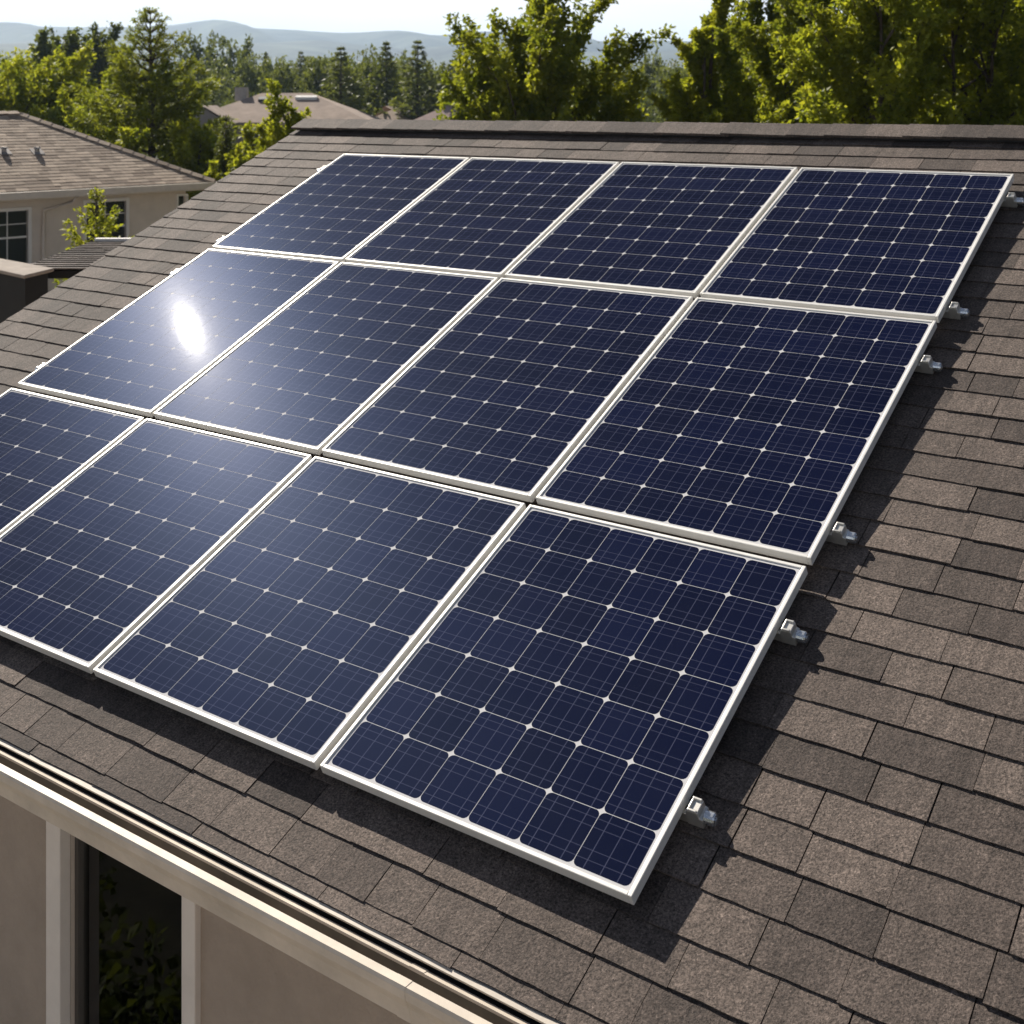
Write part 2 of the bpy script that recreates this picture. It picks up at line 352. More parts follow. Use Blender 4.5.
house = thing('house', 'brown shingled house in the foreground with solar panels on its roof', 'house', (-.4, 3.9, GZ))
DECK = -H - .0115
mb = MB(); shingles(mb, RF, VE, VE + .074, lambda v: (U0, U1), .2, .25, .5, -H, .0070, rnd)
shingles(mb, RF, VE + .043, VR, lambda v: (U0, U1), EXPO, .15, .29, -H, .0070, rnd)
YR = RF(0, VR, DECK)[1]; ZR = RF(0, VR, DECK)[2]
roof = mb.build('roof', M_shingle, house)
def RB(u, v, n):  # the far slope, mirrored about the ridge
    p = RF(u, v, n); return (-p[0] + U0 + U1, 2 * YR - p[1], p[2])
mb = MB(); shingles(mb, RB, VE + .002, VR, lambda v: (U0, U1), EXPO, .24, .5, -H, .0085, rnd, seg=1); mb.build('roof', M_shingle, house)
mb = MB()
mb.box(U0 + .012, U1 - .012, VE + .012, VR - .001, DECK - .10, DECK, RF); mb.box(U0 + .012, U1 - .012, VE + .012, VR - .001, DECK - .10, DECK, RB)
mb.build('roof_deck', M_deck, house)
# rake boards on the gable ends
for ua, ub in ((U0 + .015, U0 + .04), (U1 - .04, U1 - .015)):
    mb = MB()
    mb.box(ua - .004 if ua < 0 else ua, ub if ua < 0 else ub + .004, VE + .02, VR - .02, DECK - .17, DECK - .004, RF)
    mb.box(*( (U0 + U1 - ub, U0 + U1 - ua + .004) if ua < 0 else (U0 + U1 - ub - .004, U0 + U1 - ua) ), VE + .02, VR - .02, DECK - .17, DECK - .004, RB)
    mb.build('rake_board', M_trim, house)
# ridge vent and its cap shingles
mb = MB(); VC = 4.205
for T in (RF, RB): mb.box(U0 + .03, U1 - .03, VC + .02, VR - .004, -H + .004, -.0425, T)
rv = mb.build('ridge_vent', M_black, house)
mb = MB(); u = U0
while u < U1:
    w = rnd.uniform(.19, .23); x1 = min(u + w + .05, U1); dz = rnd.uniform(0, .003); dv = rnd.uniform(-.003, .003)
    for T in (RF, RB):
        top = -.029 + dz
        q0, q1 = (u, x1) if T is RF else (U0 + U1 - u, U0 + U1 - x1)
        lift = (.005, 0)
        p = []
        for nn in (-.013, 0):
            p += [T(q0, VC + dv, top + nn + lift[0]), T(q1, VC + dv, top + nn + lift[1]), T(q1, VR + .012 * 0 + .0135, top + nn + lift[1]), T(q0, VR + .0135, top + nn + lift[0])]
        mb.hexa(p)
    u += w
mb.build('ridge_cap', M_shingle, house)
# walls, front one with a window opening
YW = .05; WX0, WX1 = -2.30, -1.66; WZ0, WZ1 = -1.75, -.40; YB = 2 * YR - YW; ZS = -.324; XL, XRr = U0 + .35, U1 - .35
mb = MB(); th = .16
mb.box(XL, WX0, YW, YW + th, GZ, ZS); mb.box(WX1, XRr, YW, YW + th, GZ, ZS)
mb.box(WX0, WX1, YW, YW + th, GZ, WZ0); mb.box(WX0, WX1, YW, YW + th, WZ1, ZS)
mb.build('front_wall', M_stucco, house)
mb = MB(); mb.box(XL, XRr, YB - th, YB, GZ, ZS); mb.build('back_wall', M_stucco, house)
for x in (XL, XRr - th):
    mb = MB(); zr = ZR - .16; y0, y1 = YW + th + .001, YB - th - .001
    za = RF(0, 0, DECK - .12)[2] + (y0 - RF(0, 0, DECK - .12)[1]) * math.tan(SL)
    prof = [(y0, GZ), (y1, GZ), (y1, za), (YR, zr), (y0, za)]
    mb.extrude(prof, x, x + th); mb.build('gable_wall', M_stucco, house)
# soffit, fascia, drip edge, gutter
XA, XB = U0 + .02, U1 - .02
mb = MB(); mb.box(XA, XB, -.205, YW - .001, -.335, -.322); mb.build('soffit', M_trim, house)
mb = MB(); mb.box(XA, XB, -.240, -.206, -.335, -.205); mb.build('fascia', M_fascia_shade, house)
mb = MB(); mb.box(XA, XB, VE - .016, VE - .0035, -H - .0125, -H - .0045, RF); mb.box(XA, XB, VE - .0034, VE + .05, DECK - .0015, DECK + .0025, RF)
mb.build('drip_edge', M_gutter, house)
g = [(-.236, -.212), (-.236, -.292), (-.290, -.300), (-.296, -.307), (-.307, -.303), (-.310, -.288), (-.318, -.262), (-.333, -.236), (-.336, -.214), (-.332, -.205), (-.303, -.205), (-.303, -.213),
     (-.321, -.2165), (-.324, -.234), (-.310, -.258), (-.300, -.284), (-.244, -.282), (-.244, -.222), (-.256, -.2165), (-.256, -.209)]
mb = MB()
g = [(-.248 + (y + .236) * .86, z + .010) for (y, z) in g]
mb.extrude(g, XA, XB)
gut = mb.build('gutter', M_gutter, house)
mb = MB(); mb.box(XA + .002, XB - .002, -.2585, -.2557, -.270, -.2035); mb.box(XA + .002, XB - .002, -.300, -.2587, -.2715, -.2695); mb.build('gutter_inner_shade', M_gutter_shade, gut)  # added sheets that darken the trough where shade falls
mb = MB()
mb = MB(); gc = [(-.2875 + (y + .2875) * 1.025, -.245 + (z + .245) * 1.025) for (y, z) in g]; mb.extrude(gc, -.47, -.425); mb.build('gutter_joint', M_gutter, gut)
# window
wt = MB(); z0, z1 = WZ0, WZ1; t = .080
wt.box(WX0 - t, WX0 + .002, YW - .024, YW + .02, z0 - .09, z1 + .06); wt.box(WX1 - .002, WX1 + .062, YW - .024, YW + .02, z0 - .09, z1 + .06)
wt.box(WX0 + .0025, WX1 - .0025, YW - .022, YW + .02, z0 - .09, z0); wt.box(WX0 + .0025, WX1 - .0025, YW - .022, YW + .02, z1, z1 + .06)
win = thing('window', None, None, (0, 0, 0)); del win['label'], win['category']; win.parent = house; win.location = (WX0 + .4, YW - 3.9, z0 - GZ)
win.location = Vector((WX0, YW, z0)) - Vector(house.location)
fr = wt.build('trim', M_frame_w, win, bevel=.004)
wf = MB(); a = .020
wf.box(WX0 + .003, WX0 + .003 + a, YW + .035, YW + .066, z0 + .003, z1 - .003); wf.box(WX1 - .003 - a, WX1 - .003, YW + .035, YW + .066, z0 + .003, z1 - .003)
wf.box(WX0 + .003 + a, WX1 - .003 - a, YW + .037, YW + .064, z0 + .003, z0 + .003 + a); wf.box(WX0 + .003 + a, WX1 - .003 - a, YW + .037, YW + .064, z1 - .003 - a, z1 - .003)
wf.build('sash', mat('sash_bronze', (.075, .066, .058), .5), win)
jb = MB(); jb.box(WX0 + .0005, WX0 + .0025, YW + .021, YW + .15, z0, z1); jb.box(WX1 - .0025, WX1 - .0005, YW + .021, YW + .15, z0, z1); jb.build('jamb', M_trim, win)
wg = MB(); wg.box(WX0 + .02, WX1 - .02, YW + .057, YW + .061, z0 + .02, z1 - .02); wg.build('pane', M_glass, win)
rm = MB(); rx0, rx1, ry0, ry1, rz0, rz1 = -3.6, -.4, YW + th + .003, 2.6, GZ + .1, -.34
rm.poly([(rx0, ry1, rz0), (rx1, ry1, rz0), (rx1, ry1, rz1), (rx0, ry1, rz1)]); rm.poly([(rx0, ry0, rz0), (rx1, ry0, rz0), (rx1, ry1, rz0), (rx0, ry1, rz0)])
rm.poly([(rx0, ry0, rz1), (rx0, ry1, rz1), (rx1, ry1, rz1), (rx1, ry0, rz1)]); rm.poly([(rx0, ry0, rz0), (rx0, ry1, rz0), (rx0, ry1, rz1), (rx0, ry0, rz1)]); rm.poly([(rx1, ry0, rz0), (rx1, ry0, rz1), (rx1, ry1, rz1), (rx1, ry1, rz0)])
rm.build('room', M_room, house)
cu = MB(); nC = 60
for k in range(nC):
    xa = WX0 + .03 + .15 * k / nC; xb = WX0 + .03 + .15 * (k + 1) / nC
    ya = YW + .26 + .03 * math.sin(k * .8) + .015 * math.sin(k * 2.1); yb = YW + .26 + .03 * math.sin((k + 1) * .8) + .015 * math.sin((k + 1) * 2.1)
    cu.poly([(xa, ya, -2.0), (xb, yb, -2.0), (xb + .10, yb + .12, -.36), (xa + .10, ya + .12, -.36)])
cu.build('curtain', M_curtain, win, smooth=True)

# ------------------------------------------------------------------ solar panels: 3 rows of 4 on rails
PW = 1.05; VROW = [(0.0, 1.1783, 7), (1.1783, 2.5535, 9), (2.5535, 3.794, 9)]; GAP = .021; FT = .030
def make_panel(h, rows, label):
    """one framed panel: local x across, y up the slope, z off the roof; origin at the middle of its foot"""
    root = thing('solar_panel', label, 'solar panel', rot=(SL, 0, 0), group='solar panels of the rooftop array')
    w = PW - GAP; x0, x1, y0, y1 = -w / 2, w / 2, 0, h - .027; fw = .012; zt = FT
    f = MB()
    f.box(x0, x0 + fw, y0, y1, 0, zt); f.box(x1 - fw, x1, y0, y1, 0, zt)
    f.box(x0 + fw, x1 - fw, y0, y0 + fw, 0, zt - .0003); f.box(x0 + fw, x1 - fw, y1 - fw, y1, 0, zt - .0003)
    fo = f.build('frame', M_alu, root, local=True, bevel=.0022)
    b = MB(); b.box(x0 + fw, x1 - fw, y0 + fw, y1 - fw, zt - .010, zt - .0045); b.build('backsheet', M_back, root, local=True)
    c = MB(); mx_, my = .008, .008
    cx0, cx1, cy0, cy1 = x0 + fw + mx_, x1 - fw - mx_, y0 + fw + my, y1 - fw - my; cw = (cx1 - cx0) / 6; ch = (cy1 - cy0) / rows; g2 = .0010; k = .0135
    for i in range(6):
        for j in range(rows):
            a, b_, d, e = cx0 + i * cw + g2, cx0 + (i + 1) * cw - g2, cy0 + j * ch + g2, cy0 + (j + 1) * ch - g2
            q = []
            for (px, py, sx, sy, s0) in ((a, d, 1, 1, 0), (b_, d, -1, 1, 1), (b_, e, -1, -1, 2), (a, e, 1, -1, 3)):
                arc = [(0, k), (.18 * k, .52 * k), (.52 * k, .18 * k), (k, 0)]
                if s0 in (1, 3): arc = arc[::-1]
                q += [(px + sx * ax, py + sy * ay) for ax, ay in arc]
            c.poly([(x, y, zt - .0042) for x, y in q], [((x - a) / (b_ - a), (y - d) / (e - d)) for x, y in q])
    c.build('cells', M_cell, root, local=True, uv=True)
    return root
rows_name = ['bottom row nearest the gutter', 'middle row', 'top row nearest the ridge']
cols_name = ['leftmost', 'second from the left', 'third from the left', 'rightmost']
look = {(0, 0): 'dark blue solar panel in the bottom row, leftmost and cut by the picture edge',
        (0, 1): 'dark navy solar panel in the bottom row, second from the left above the window',
        (0, 2): 'dark navy solar panel in the bottom row, third from the left above the gutter',
        (0, 3): 'near black solar panel at the right end of the bottom row, nearest corner',
        (1, 0): 'pale solar panel with a bright sun glare, leftmost of the middle row',
        (1, 1): 'hazy blue solar panel right of the glaring one in the middle row',
        (1, 2): 'blue solar panel in the middle row, third from the left',
        (1, 3): 'dark blue solar panel at the right end of the middle row',
        (2, 0): 'palest greyish solar panel at the left end of the top row',
        (2, 1): 'blue solar panel in the top row, second from the left',
        (2, 2): 'blue solar panel in the top row, third from the left under the ridge',
        (2, 3): 'deep blue solar panel at the right end of the top row'}
prng = random.Random(3)
for r_, (va, vb, nr) in enumerate(VROW):
    proto = None
    for c_ in range(4):
        uc = (c_ - 4) * PW + PW / 2 - GAP * .0
        loc = RF(uc + .004, va + (.0135 if r_ else 0.004), -FT + prng.uniform(-.001, .0006))
        if proto is None: proto = make_panel(vb - va, nr, look[(r_, c_)]); o = proto
        else: o = dup(proto, loc, look[(r_, c_)])
        o.location = loc; o.rotation_euler = (SL + prng.uniform(-.0007, .0007), prng.uniform(-.0007, .0007), 0)

rail_lab = {.291: 'silver mounting rail lowest on the roof, its clamp beside the nearest panel corner',
            .924: 'silver mounting rail under the upper half of the bottom row of panels',
            1.355: 'silver mounting rail under the lower half of the middle row of panels',
            2.298: 'silver mounting rail under the upper half of the middle row of panels',
            2.671: 'silver mounting rail under the lower half of the top row of panels',
            3.593: 'silver mounting rail highest on the roof, just below the ridge'}
for vv, lab in rail_lab.items():
    ua, ub = -4.2 - .012, .022
    root = thing('mounting_rail', lab, 'mounting rail', RF((ua + ub) / 2, vv, -H), group='rails under the solar panels')
    T = lambda x, y, z, vv=vv: RF(x, vv + y, z - H)
    m_ = MB(); top = H - FT - .0005
    m_.extrude([(-.019, .002), (.019, .002), (.019, top), (.006, top), (.006, top - .004), (-.006, top - .004), (-.006, top), (-.019, top)], ua, ub, T)
    m_.build('rail', M_rail, root)
    # roof feet
    for k in range(5):
        x = ua + .25 + k * (ub - ua - .4) / 4
        f_ = MB(); f_.box(x - .04, x + .04, -.06, -.0205, -.004, .006, T); f_.box(x - .02, x + .02, -.0255, -.0195, .006, .020, T); f_.build('rail_foot', M_rail, root)
    for side in (1, -1):
        xe = ub if side > 0 else ua
        X = (lambda x, y, z, xe=xe, side=side, T=T: T(xe + side * x, y, z))
        k_ = MB(); hgt = .050
        # stepped end clamp: a hollow-topped block, a sloping shoulder, then a lug with the bolt
        pr = [(-.020, .001), (.026, .001), (.026, .030), (.018, .033), (.016, hgt), (-.014, hgt), (-.018, .040)]
        pts = [(a_, b_) for a_, b_ in pr]; i0 = len(k_.v); n0 = len(pts)
        for y in (-.021, .021):
            for (a_, b_) in pts: k_.v.append(X(a_, y, b_))
        for q in range(n0): k_.f.append((i0 + q, i0 + (q + 1) % n0, i0 + n0 + (q + 1) % n0, i0 + n0 + q)); k_.uv += [(0, 0)] * 4
        k_.f.append(tuple(i0 + q for q in reversed(range(n0)))); k_.f.append(tuple(i0 + n0 + q for q in range(n0))); k_.uv += [(0, 0)] * (2 * n0)
        for y in (-.021, .014): k_.box(-.012, .014, y, y + .007, hgt - .001, hgt + .005, X)
        k_.box(-.012, -.006, -.0139, .0139, hgt - .001, hgt + .0048, X)
        ec = k_.build('end_clamp', M_rail, root, bevel=.002)
        b_ = MB(); b_.tube([X(.0265, 0, .021), X(.050, 0, .021), X(.054, 0, .021)], [.0175, .0175, .0135], 16); b_.tube([X(.0545, 0, .021), X(.057, 0, .021)], [.0085, .0075], 6)
        b_.build('bolt', M_bolt, ec)

# ------------------------------------------------------------------ trees
def leaves_obj(name, P, D, Nn, L, Wd, m, parent):
    D = D / np.linalg.norm(D, axis=1, keepdims=True); Sd = np.cross(D, Nn); Sd /= (np.linalg.norm(Sd, axis=1, keepdims=True) + 1e-9)
    U = np.cross(Sd, D); L = L[:, None]; Wd = Wd[:, None]
    mid = P + D * L * .45 + U * Wd * .18
    V = np.stack([P, mid + Sd * Wd * .5, P + D * L, mid - Sd * Wd * .5], 1).reshape(-1, 3).astype(np.float32)
    n = len(P); me = bpy.data.meshes.new(name)
    me.vertices.add(4 * n); me.vertices.foreach_set('co', V.ravel()); me.loops.add(4 * n); me.loops.foreach_set('vertex_index', np.arange(4 * n, dtype=np.int32))
    me.polygons.add(n); me.polygons.foreach_set('loop_start', np.arange(0, 4 * n, 4, dtype=np.int32)); me.polygons.foreach_set('loop_total', np.full(n, 4, dtype=np.int32))
    me.update(calc_edges=True); me.materials.append(m)
    o = bpy.data.objects.new(name, me); COL.objects.link(o); o.parent = parent; return o

def sprays(rng, base, dirs, lens, per, sig, leafL, ratio, needle=False):
    n = len(base); idx = np.repeat(np.arange(n), per); k = len(idx); rho = rng.random(k) ** .8
    d = dirs[idx]; P = base[idx] + d * (lens[idx] * rho)[:, None] + rng.normal(0, 1, (k, 3)) * (sig * (1.05 - .5 * rho))[:, None]
    rv_ = rng.normal(0, 1, (k, 3))
    if needle: D = d * 1.0 + rv_ * .55; Nn = rng.normal(0, .6, (k, 3)) + np.array([0, 0, 1.])
    else: D = d * .55 + rv_ * .7 + np.array([0, 0, -.1]); Nn = rng.normal(0, .75, (k, 3)) + np.array([0, 0, .8])
    L = leafL * rng.uniform(.65, 1.25, k); return P, D, Nn, L, L * ratio

def unit(a): return a / (np.linalg.norm(a, axis=-1, keepdims=True) + 1e-9)

def broadleaf(root, rng, Ht, Rad, nleaf, leafL, m, base=.12, limbs=30, leaders=3, el0=25, el1=72, clump=.5, trunkr=.12, fill=1.0, woody=True, spread=1.0):
    t = MB(); bases = []; dirs = []; lens = []
    lead = []
    for k in range(leaders):
        a = 2 * math.pi * k / leaders + rng.random(); off = Rad * (.0 if k == 0 else rng.uniform(.18, .38) * spread); hh = Ht * (.93 if k == 0 else rng.uniform(.7, .9) ** (1 / spread))
        pts = [np.array([0, 0, 0.]), np.array([off * .25 * math.cos(a), off * .25 * math.sin(a), Ht * .2])]
        for q in range(1, 6):
            f = q / 5; pts.append(np.array([off * (.25 + .75 * f) * math.cos(a) + rng.normal(0, .03) * Rad, off * (.25 + .75 * f) * math.sin(a) + rng.normal(0, .03) * Rad, Ht * .2 + (hh - Ht * .2) * f]))
        lead.append(np.array(pts)); rr = trunkr * (1 if k == 0 else .7)
        t.tube(pts, [rr * (1 - .9 * (q / (len(pts) - 1))) + .008 for q in range(len(pts))], 8)
    for i in range(limbs):
        f = base + (1 - base) * ((i + .5) / limbs) ** .95; L_ = lead[i % leaders]; z = f * L_[-1][2] * .97
        p0 = np.array([np.interp(z, L_[:, 2], L_[:, c]) for c in range(3)])
        az = i * 2.39996 + rng.normal(0, .35); el = R_(el0 + (el1 - el0) * f + rng.normal(0, 7))
        prof = (math.sin(math.pi * min(1, .16 + .84 * (1 - f)) ** .9 * .62) ** .75) * (.62 + .38 * min(1, (f - base) / .22 + .25))
        ln = Rad * 1.15 * prof * rng.uniform(.72, 1.2) + .12 * Rad
        dh = np.array([math.cos(az) * math.cos(el), math.sin(az) * math.cos(el), math.sin(el)])
        pts = [p0 + dh * ln * q + np.array([0, 0, .16 * ln * q * q]) + rng.normal(0, .02 * ln, 3) * (q > 0) for q in (0, .3, .6, 1)]
        if woody: t.tube(pts, [trunkr * .32 * (1 - f * .5), trunkr * .22, trunkr * .13, .006], 5)
        P = np.array(pts); ns = max(5, int(11 * ln / Rad + 4))
        for s_ in range(ns):
            q = .22 + .78 * (s_ + rng.random()) / ns
            b = np.array([np.interp(q, (0, .3, .6, 1), P[:, c]) for c in range(3)])
            d = unit(dh * .8 + rng.normal(0, .62, 3) + np.array([0, 0, .38])); bases.append(b); dirs.append(d); lens.append(clump * Rad * rng.uniform(.35, .85) * (1.05 - .35 * q))
    bases = np.array(bases); dirs = np.array(dirs); lens = np.array(lens); per = np.maximum(4, (nleaf * lens / lens.sum() * fill).astype(int))
    P, D, Nn, L, Wd = sprays(rng, bases, dirs, lens, per, lens[np.repeat(np.arange(len(lens)), per)] * .19, leafL, .58)
    t.build('trunk', M_bark, root, local=True, smooth=True)
    leaves_obj('crown', P, D, Nn, L, Wd, m, root)

def conifer(root, rng, Ht, Rad, nleaf, leafL, m, base=.08, whorls=26, trunkr=.13, ratio=.30, up=.0, pw=.8):
    t = MB(); t.tube([(0, 0, 0), (0.02 * Rad, 0, Ht * .5), (0, 0, Ht * .99)], [trunkr, trunkr * .6, .01], 8)
    bases = []; dirs = []; lens = []; lsc = []
    for i in range(whorls):
        f = base + (1 - base) * (i / whorls) ** .9; z = f * Ht; nb = int(rng.integers(5, 7))
        for k in range(nb):
            az = 2 * math.pi * k / nb + i * 1.1 + rng.normal(0, .2)
            ln = Rad * ((1 - f) ** pw + .015) * rng.uniform(.68, 1.18) * (1 if f > .2 else .85)
            el = R_(-8 + 48 * f + rng.normal(0, 8) + up * 25)
            h_ = np.array([math.cos(az), math.sin(az), 0.]); d0 = h_ * math.cos(el) + np.array([0, 0, math.sin(el)])
            p = [np.array([0, 0, z]) + d0 * ln * q + np.array([0, 0, ln * (-.16 * q + .34 * q * q)]) for q in (0, .35, .7, 1)]
            t.tube(p, [trunkr * .22, trunkr * .15, trunkr * .09, .004], 4)
            P = np.array(p); side = np.array([-h_[1], h_[0], 0]); ns = max(3, int(10 * ln / Rad) + 2)
            for s_ in range(ns):
                q = .18 + .82 * (s_ + rng.random() * .8) / ns; b = np.array([np.interp(q, (0, .35, .7, 1), P[:, c]) for c in range(3)])
                for sg in (-1, 1):
                    bases.append(b); dirs.append(unit(h_ * .75 + side * sg * rng.uniform(.4, 1) + np.array([0, 0, rng.uniform(-.15, .35)]))); lens.append(ln * .30 * (1.15 - .6 * q) + .02 * Rad); lsc.append(min(1, .52 + 1.3 * (1 - f)))
            bases.append(P[2]); dirs.append(unit(P[3] - P[2])); lens.append(ln * .42); lsc.append(min(1, .52 + 1.3 * (1 - f)))
    bases = np.array(bases); dirs = np.array(dirs); lens = np.array(lens); per = np.maximum(4, (nleaf * lens / lens.sum()).astype(int))
    P, D, Nn, L, Wd = sprays(rng, bases, dirs, lens, per, lens[np.repeat(np.arange(len(lens)), per)] * .075, leafL * np.array(lsc)[np.repeat(np.arange(len(lens)), per)], ratio, True)
    t.build('trunk', M_bark, root, local=True, smooth=True)
    leaves_obj('crown', P, D, Nn, L, Wd, m, root)

def place(px, ytop, D, dz=0):
    p = at(px, HOR, D); return (p[0], p[1], GZ), ztop(ytop, D) - GZ
def tree(kind, px, ytop, D, radpx, label, seed, nleaf, leafL, m, cat='tree', name=None, group=None, **kw):
    loc, ht = place(px, ytop, D); rng = np.random.default_rng(seed)
    root = thing(name or ('conifer_tree' if kind == 'c' else 'leafy_tree'), label, cat, loc, group)
    (conifer if kind == 'c' else broadleaf)(root, rng, ht, radpx * D / FPX * (1.22 if kind == 'c' else 1.36), int(nleaf * 1.5), leafL, m, **kw); return root

GR = 'tall leafy trees behind the ridge'
tree('b', 541, -48, 25, 84, 'big spreading tree rising alone against the sky behind the ridge', 11, 46000, .115, M_leaf_mid, group=GR, limbs=52, leaders=4, base=.16, trunkr=.15, clump=.42, el0=5, el1=58, spread=.7)
tree('b', 712, 2, 23, 40, 'yellow green tree with pointed tops right of the big spreading tree', 12, 44000, .10, M_leaf_sun, group=GR, limbs=46, leaders=5, base=.1, el0=15, el1=72, clump=.46, spread=1.35)
tree('b', 806, -42, 25, 70, 'tall dark tree leaning over the yellow green tree with pointed tops', 13, 40000, .11, M_leaf_mid, group=GR, limbs=44, leaders=4, base=.12, clump=.45, el0=10, el1=62, spread=1.0)
tree('b', 885, -70, 20, 80, 'dense bright tree second from the right edge, above the third panel column', 14, 50000, .098, M_leaf_sun, group=GR, limbs=54, leaders=4, base=.1, clump=.42, el0=10, el1=60, spread=1.1)
tree('b', 990, -85, 21, 84, 'dense leafy tree at the right edge of the picture behind the ridge', 15, 50000, .10, M_leaf_sun, group=GR, limbs=54, leaders=4, base=.1, clump=.42, el0=10, el1=60, spread=1.1)
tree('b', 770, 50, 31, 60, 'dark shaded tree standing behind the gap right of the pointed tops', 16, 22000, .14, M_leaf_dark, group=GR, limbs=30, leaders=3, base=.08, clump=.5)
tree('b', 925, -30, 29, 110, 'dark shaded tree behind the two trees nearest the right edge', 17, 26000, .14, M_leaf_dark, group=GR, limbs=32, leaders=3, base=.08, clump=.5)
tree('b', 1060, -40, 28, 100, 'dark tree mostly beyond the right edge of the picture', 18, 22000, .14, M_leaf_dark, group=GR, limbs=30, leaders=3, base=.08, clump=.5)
# left
tree('c', 150, 4, 36, 118, 'tall green conifer standing behind the neighbouring roof', 34, 64000, .15, M_leaf_con, whorls=24, pw=1.0, ratio=.28, base=.06, trunkr=.16)
GL = 'leafy trees behind the neighbouring roof'
tree('b', 18, 90, 44, 52, 'bright green tree at the left edge behind the neighbouring roof', 22, 12000, .17, M_leaf_sun, group=GL, base=.06, limbs=26)
tree('b', 68, 74, 46, 44, 'green bushy tree between the left edge tree and the tall conifer', 23, 12000, .17, M_leaf_sun, group=GL, base=.06, limbs=26)
tree('b', 108, 84, 40, 36, 'low yellow green tree against the left side of the tall conifer', 24, 10000, .15, M_leaf_sun, group=GL, base=.05, limbs=24)
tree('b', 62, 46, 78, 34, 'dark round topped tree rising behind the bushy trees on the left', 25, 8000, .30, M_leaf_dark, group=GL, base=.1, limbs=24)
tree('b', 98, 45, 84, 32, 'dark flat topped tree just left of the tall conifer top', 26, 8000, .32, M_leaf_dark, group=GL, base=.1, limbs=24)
tree('b', 44, 82, 62, 30, 'mid green tree in the second row behind the left edge tree', 27, 8000, .24, M_leaf_mid, group=GL, base=.06, limbs=24)
tree('b', 200, 128, 33, 34, 'low bright bush right of the tall conifer trunk', 28, 9000, .13, M_leaf_sun, 'bush', 'leafy_bush', base=.04, limbs=24, leaders=5, woody=False)
tree('c', 226, 113, 31, 30, 'small dark cone shaped conifer in front of the far brown house', 29, 15000, .12, M_leaf_dark, base=.02, whorls=22, up=.5)
tree('b', 252, 132, 30, 30, 'low yellow green bush between the small conifer and the roof edge', 30, 9000, .12, M_leaf_sun, 'bush', 'leafy_bush', base=.04, limbs=22, leaders=5, woody=False)
tree('b', 287, 97, 27, 34, 'bright pointed bush beside the left end of the ridge', 31, 15000, .10, M_leaf_sun, 'bush', 'leafy_bush', base=.06, limbs=30, leaders=4, el0=20, el1=70, clump=.5)
tree('b', 126, 132, 32, 26, 'small light green bush at the foot of the tall conifer', 32, 6000, .13, M_leaf_sun, 'bush', 'leafy_bush', base=.05, limbs=20, leaders=4, woody=False)
tree('c', 96, 184, 19, 64, 'young upright sapling growing in front of the neighbouring window', 33, 5000, .085, M_leaf_sun, 'sapling', 'young_tree', base=.30, whorls=9, up=.8, ratio=.5, pw=.75, trunkr=.05)

# the trees of the middle distance, copies of a few kinds
GM1, GM2 = 'round trees in the wood beyond the houses', 'pointed trees in the wood beyond the houses'
L1 = 'round crowned tree in the hazy wood beyond the houses'; L2 = 'pointed conifer in the hazy wood beyond the houses'
M_leaf_far = leaf_mat('leaf_far', (.058, .078, .024), (.155, .175, .050), .42)
protos = []
for i, mm in enumerate((M_leaf_far, M_leaf_far, M_leaf_dark)):
    o = thing('round_tree', L1, 'tree', (0, 0, GZ), GM1); broadleaf(o, np.random.default_rng(50 + i), 10, 4.3, 4600, .5, mm, base=.08, limbs=28, leaders=1, trunkr=.18, woody=False, el0=15, el1=60, clump=.55); protos.append(o)
for i in range(2):
    o = thing('pointed_tree', L2, 'tree', (0, 0, GZ), GM2); conifer(o, np.random.default_rng(60 + i), 10, 2.8, 7000, .31, M_leaf_far if i else M_leaf_dark, base=.06, whorls=20, trunkr=.16, ratio=.42, pw=1.12); protos.append(o)
used = [False] * 5; mr = random.Random(9)
def mid(kind, px, ytop, D, wide=1.0):
    loc, ht = place(px, ytop, D); s_ = ht / 10 * mr.uniform(.97, 1.03); sc = (s_ * wide, s_ * wide, s_)
    if not used[kind]:
        o = protos[kind]; used[kind] = True; o.location = loc; o.scale = sc; o.rotation_euler = (0, 0, mr.random() * 6)
    else: dup(protos[kind], loc, L1 if kind < 3 else L2, rotz=mr.random() * 6, scale=sc)
for a_ in [(3, 266, 50, 130, 1.0), (4, 301, 47, 128, 1.1), (4, 341, 40, 84, 1.5), (3, 386, 42, 92, 1.2), (4, 418, 38, 86, 1.4), (4, 452, 54, 95, 1.3), (1, 372, 72, 100, .7), (0, 322, 77, 105, .7), (3, 404, 62, 96, .9),
           (0, 436, 82, 95, .7), (1, 250, 74, 120, .7), (2, 205, 56, 150, .8), (2, 236, 58, 155, .7), (0, 280, 80, 108, .7), (1, 470, 78, 100, .7), (0, 352, 84, 92, .7), (1, 205, 76, 115, .8), (2, 620, 80, 120, .8), (1, 650, 72, 130, .6), (0, 600, 80, 110, .8)]:
    mid(*a_)
for k in range(60):
    D = mr.uniform(105, 230); px = mr.uniform(-160, 720); mid(mr.choice((0, 1, 2, 0, 1, 3, 4)), px, mr.uniform(72, 86) + (0 if D > 140 else 6), D, mr.uniform(.75, 1.0))

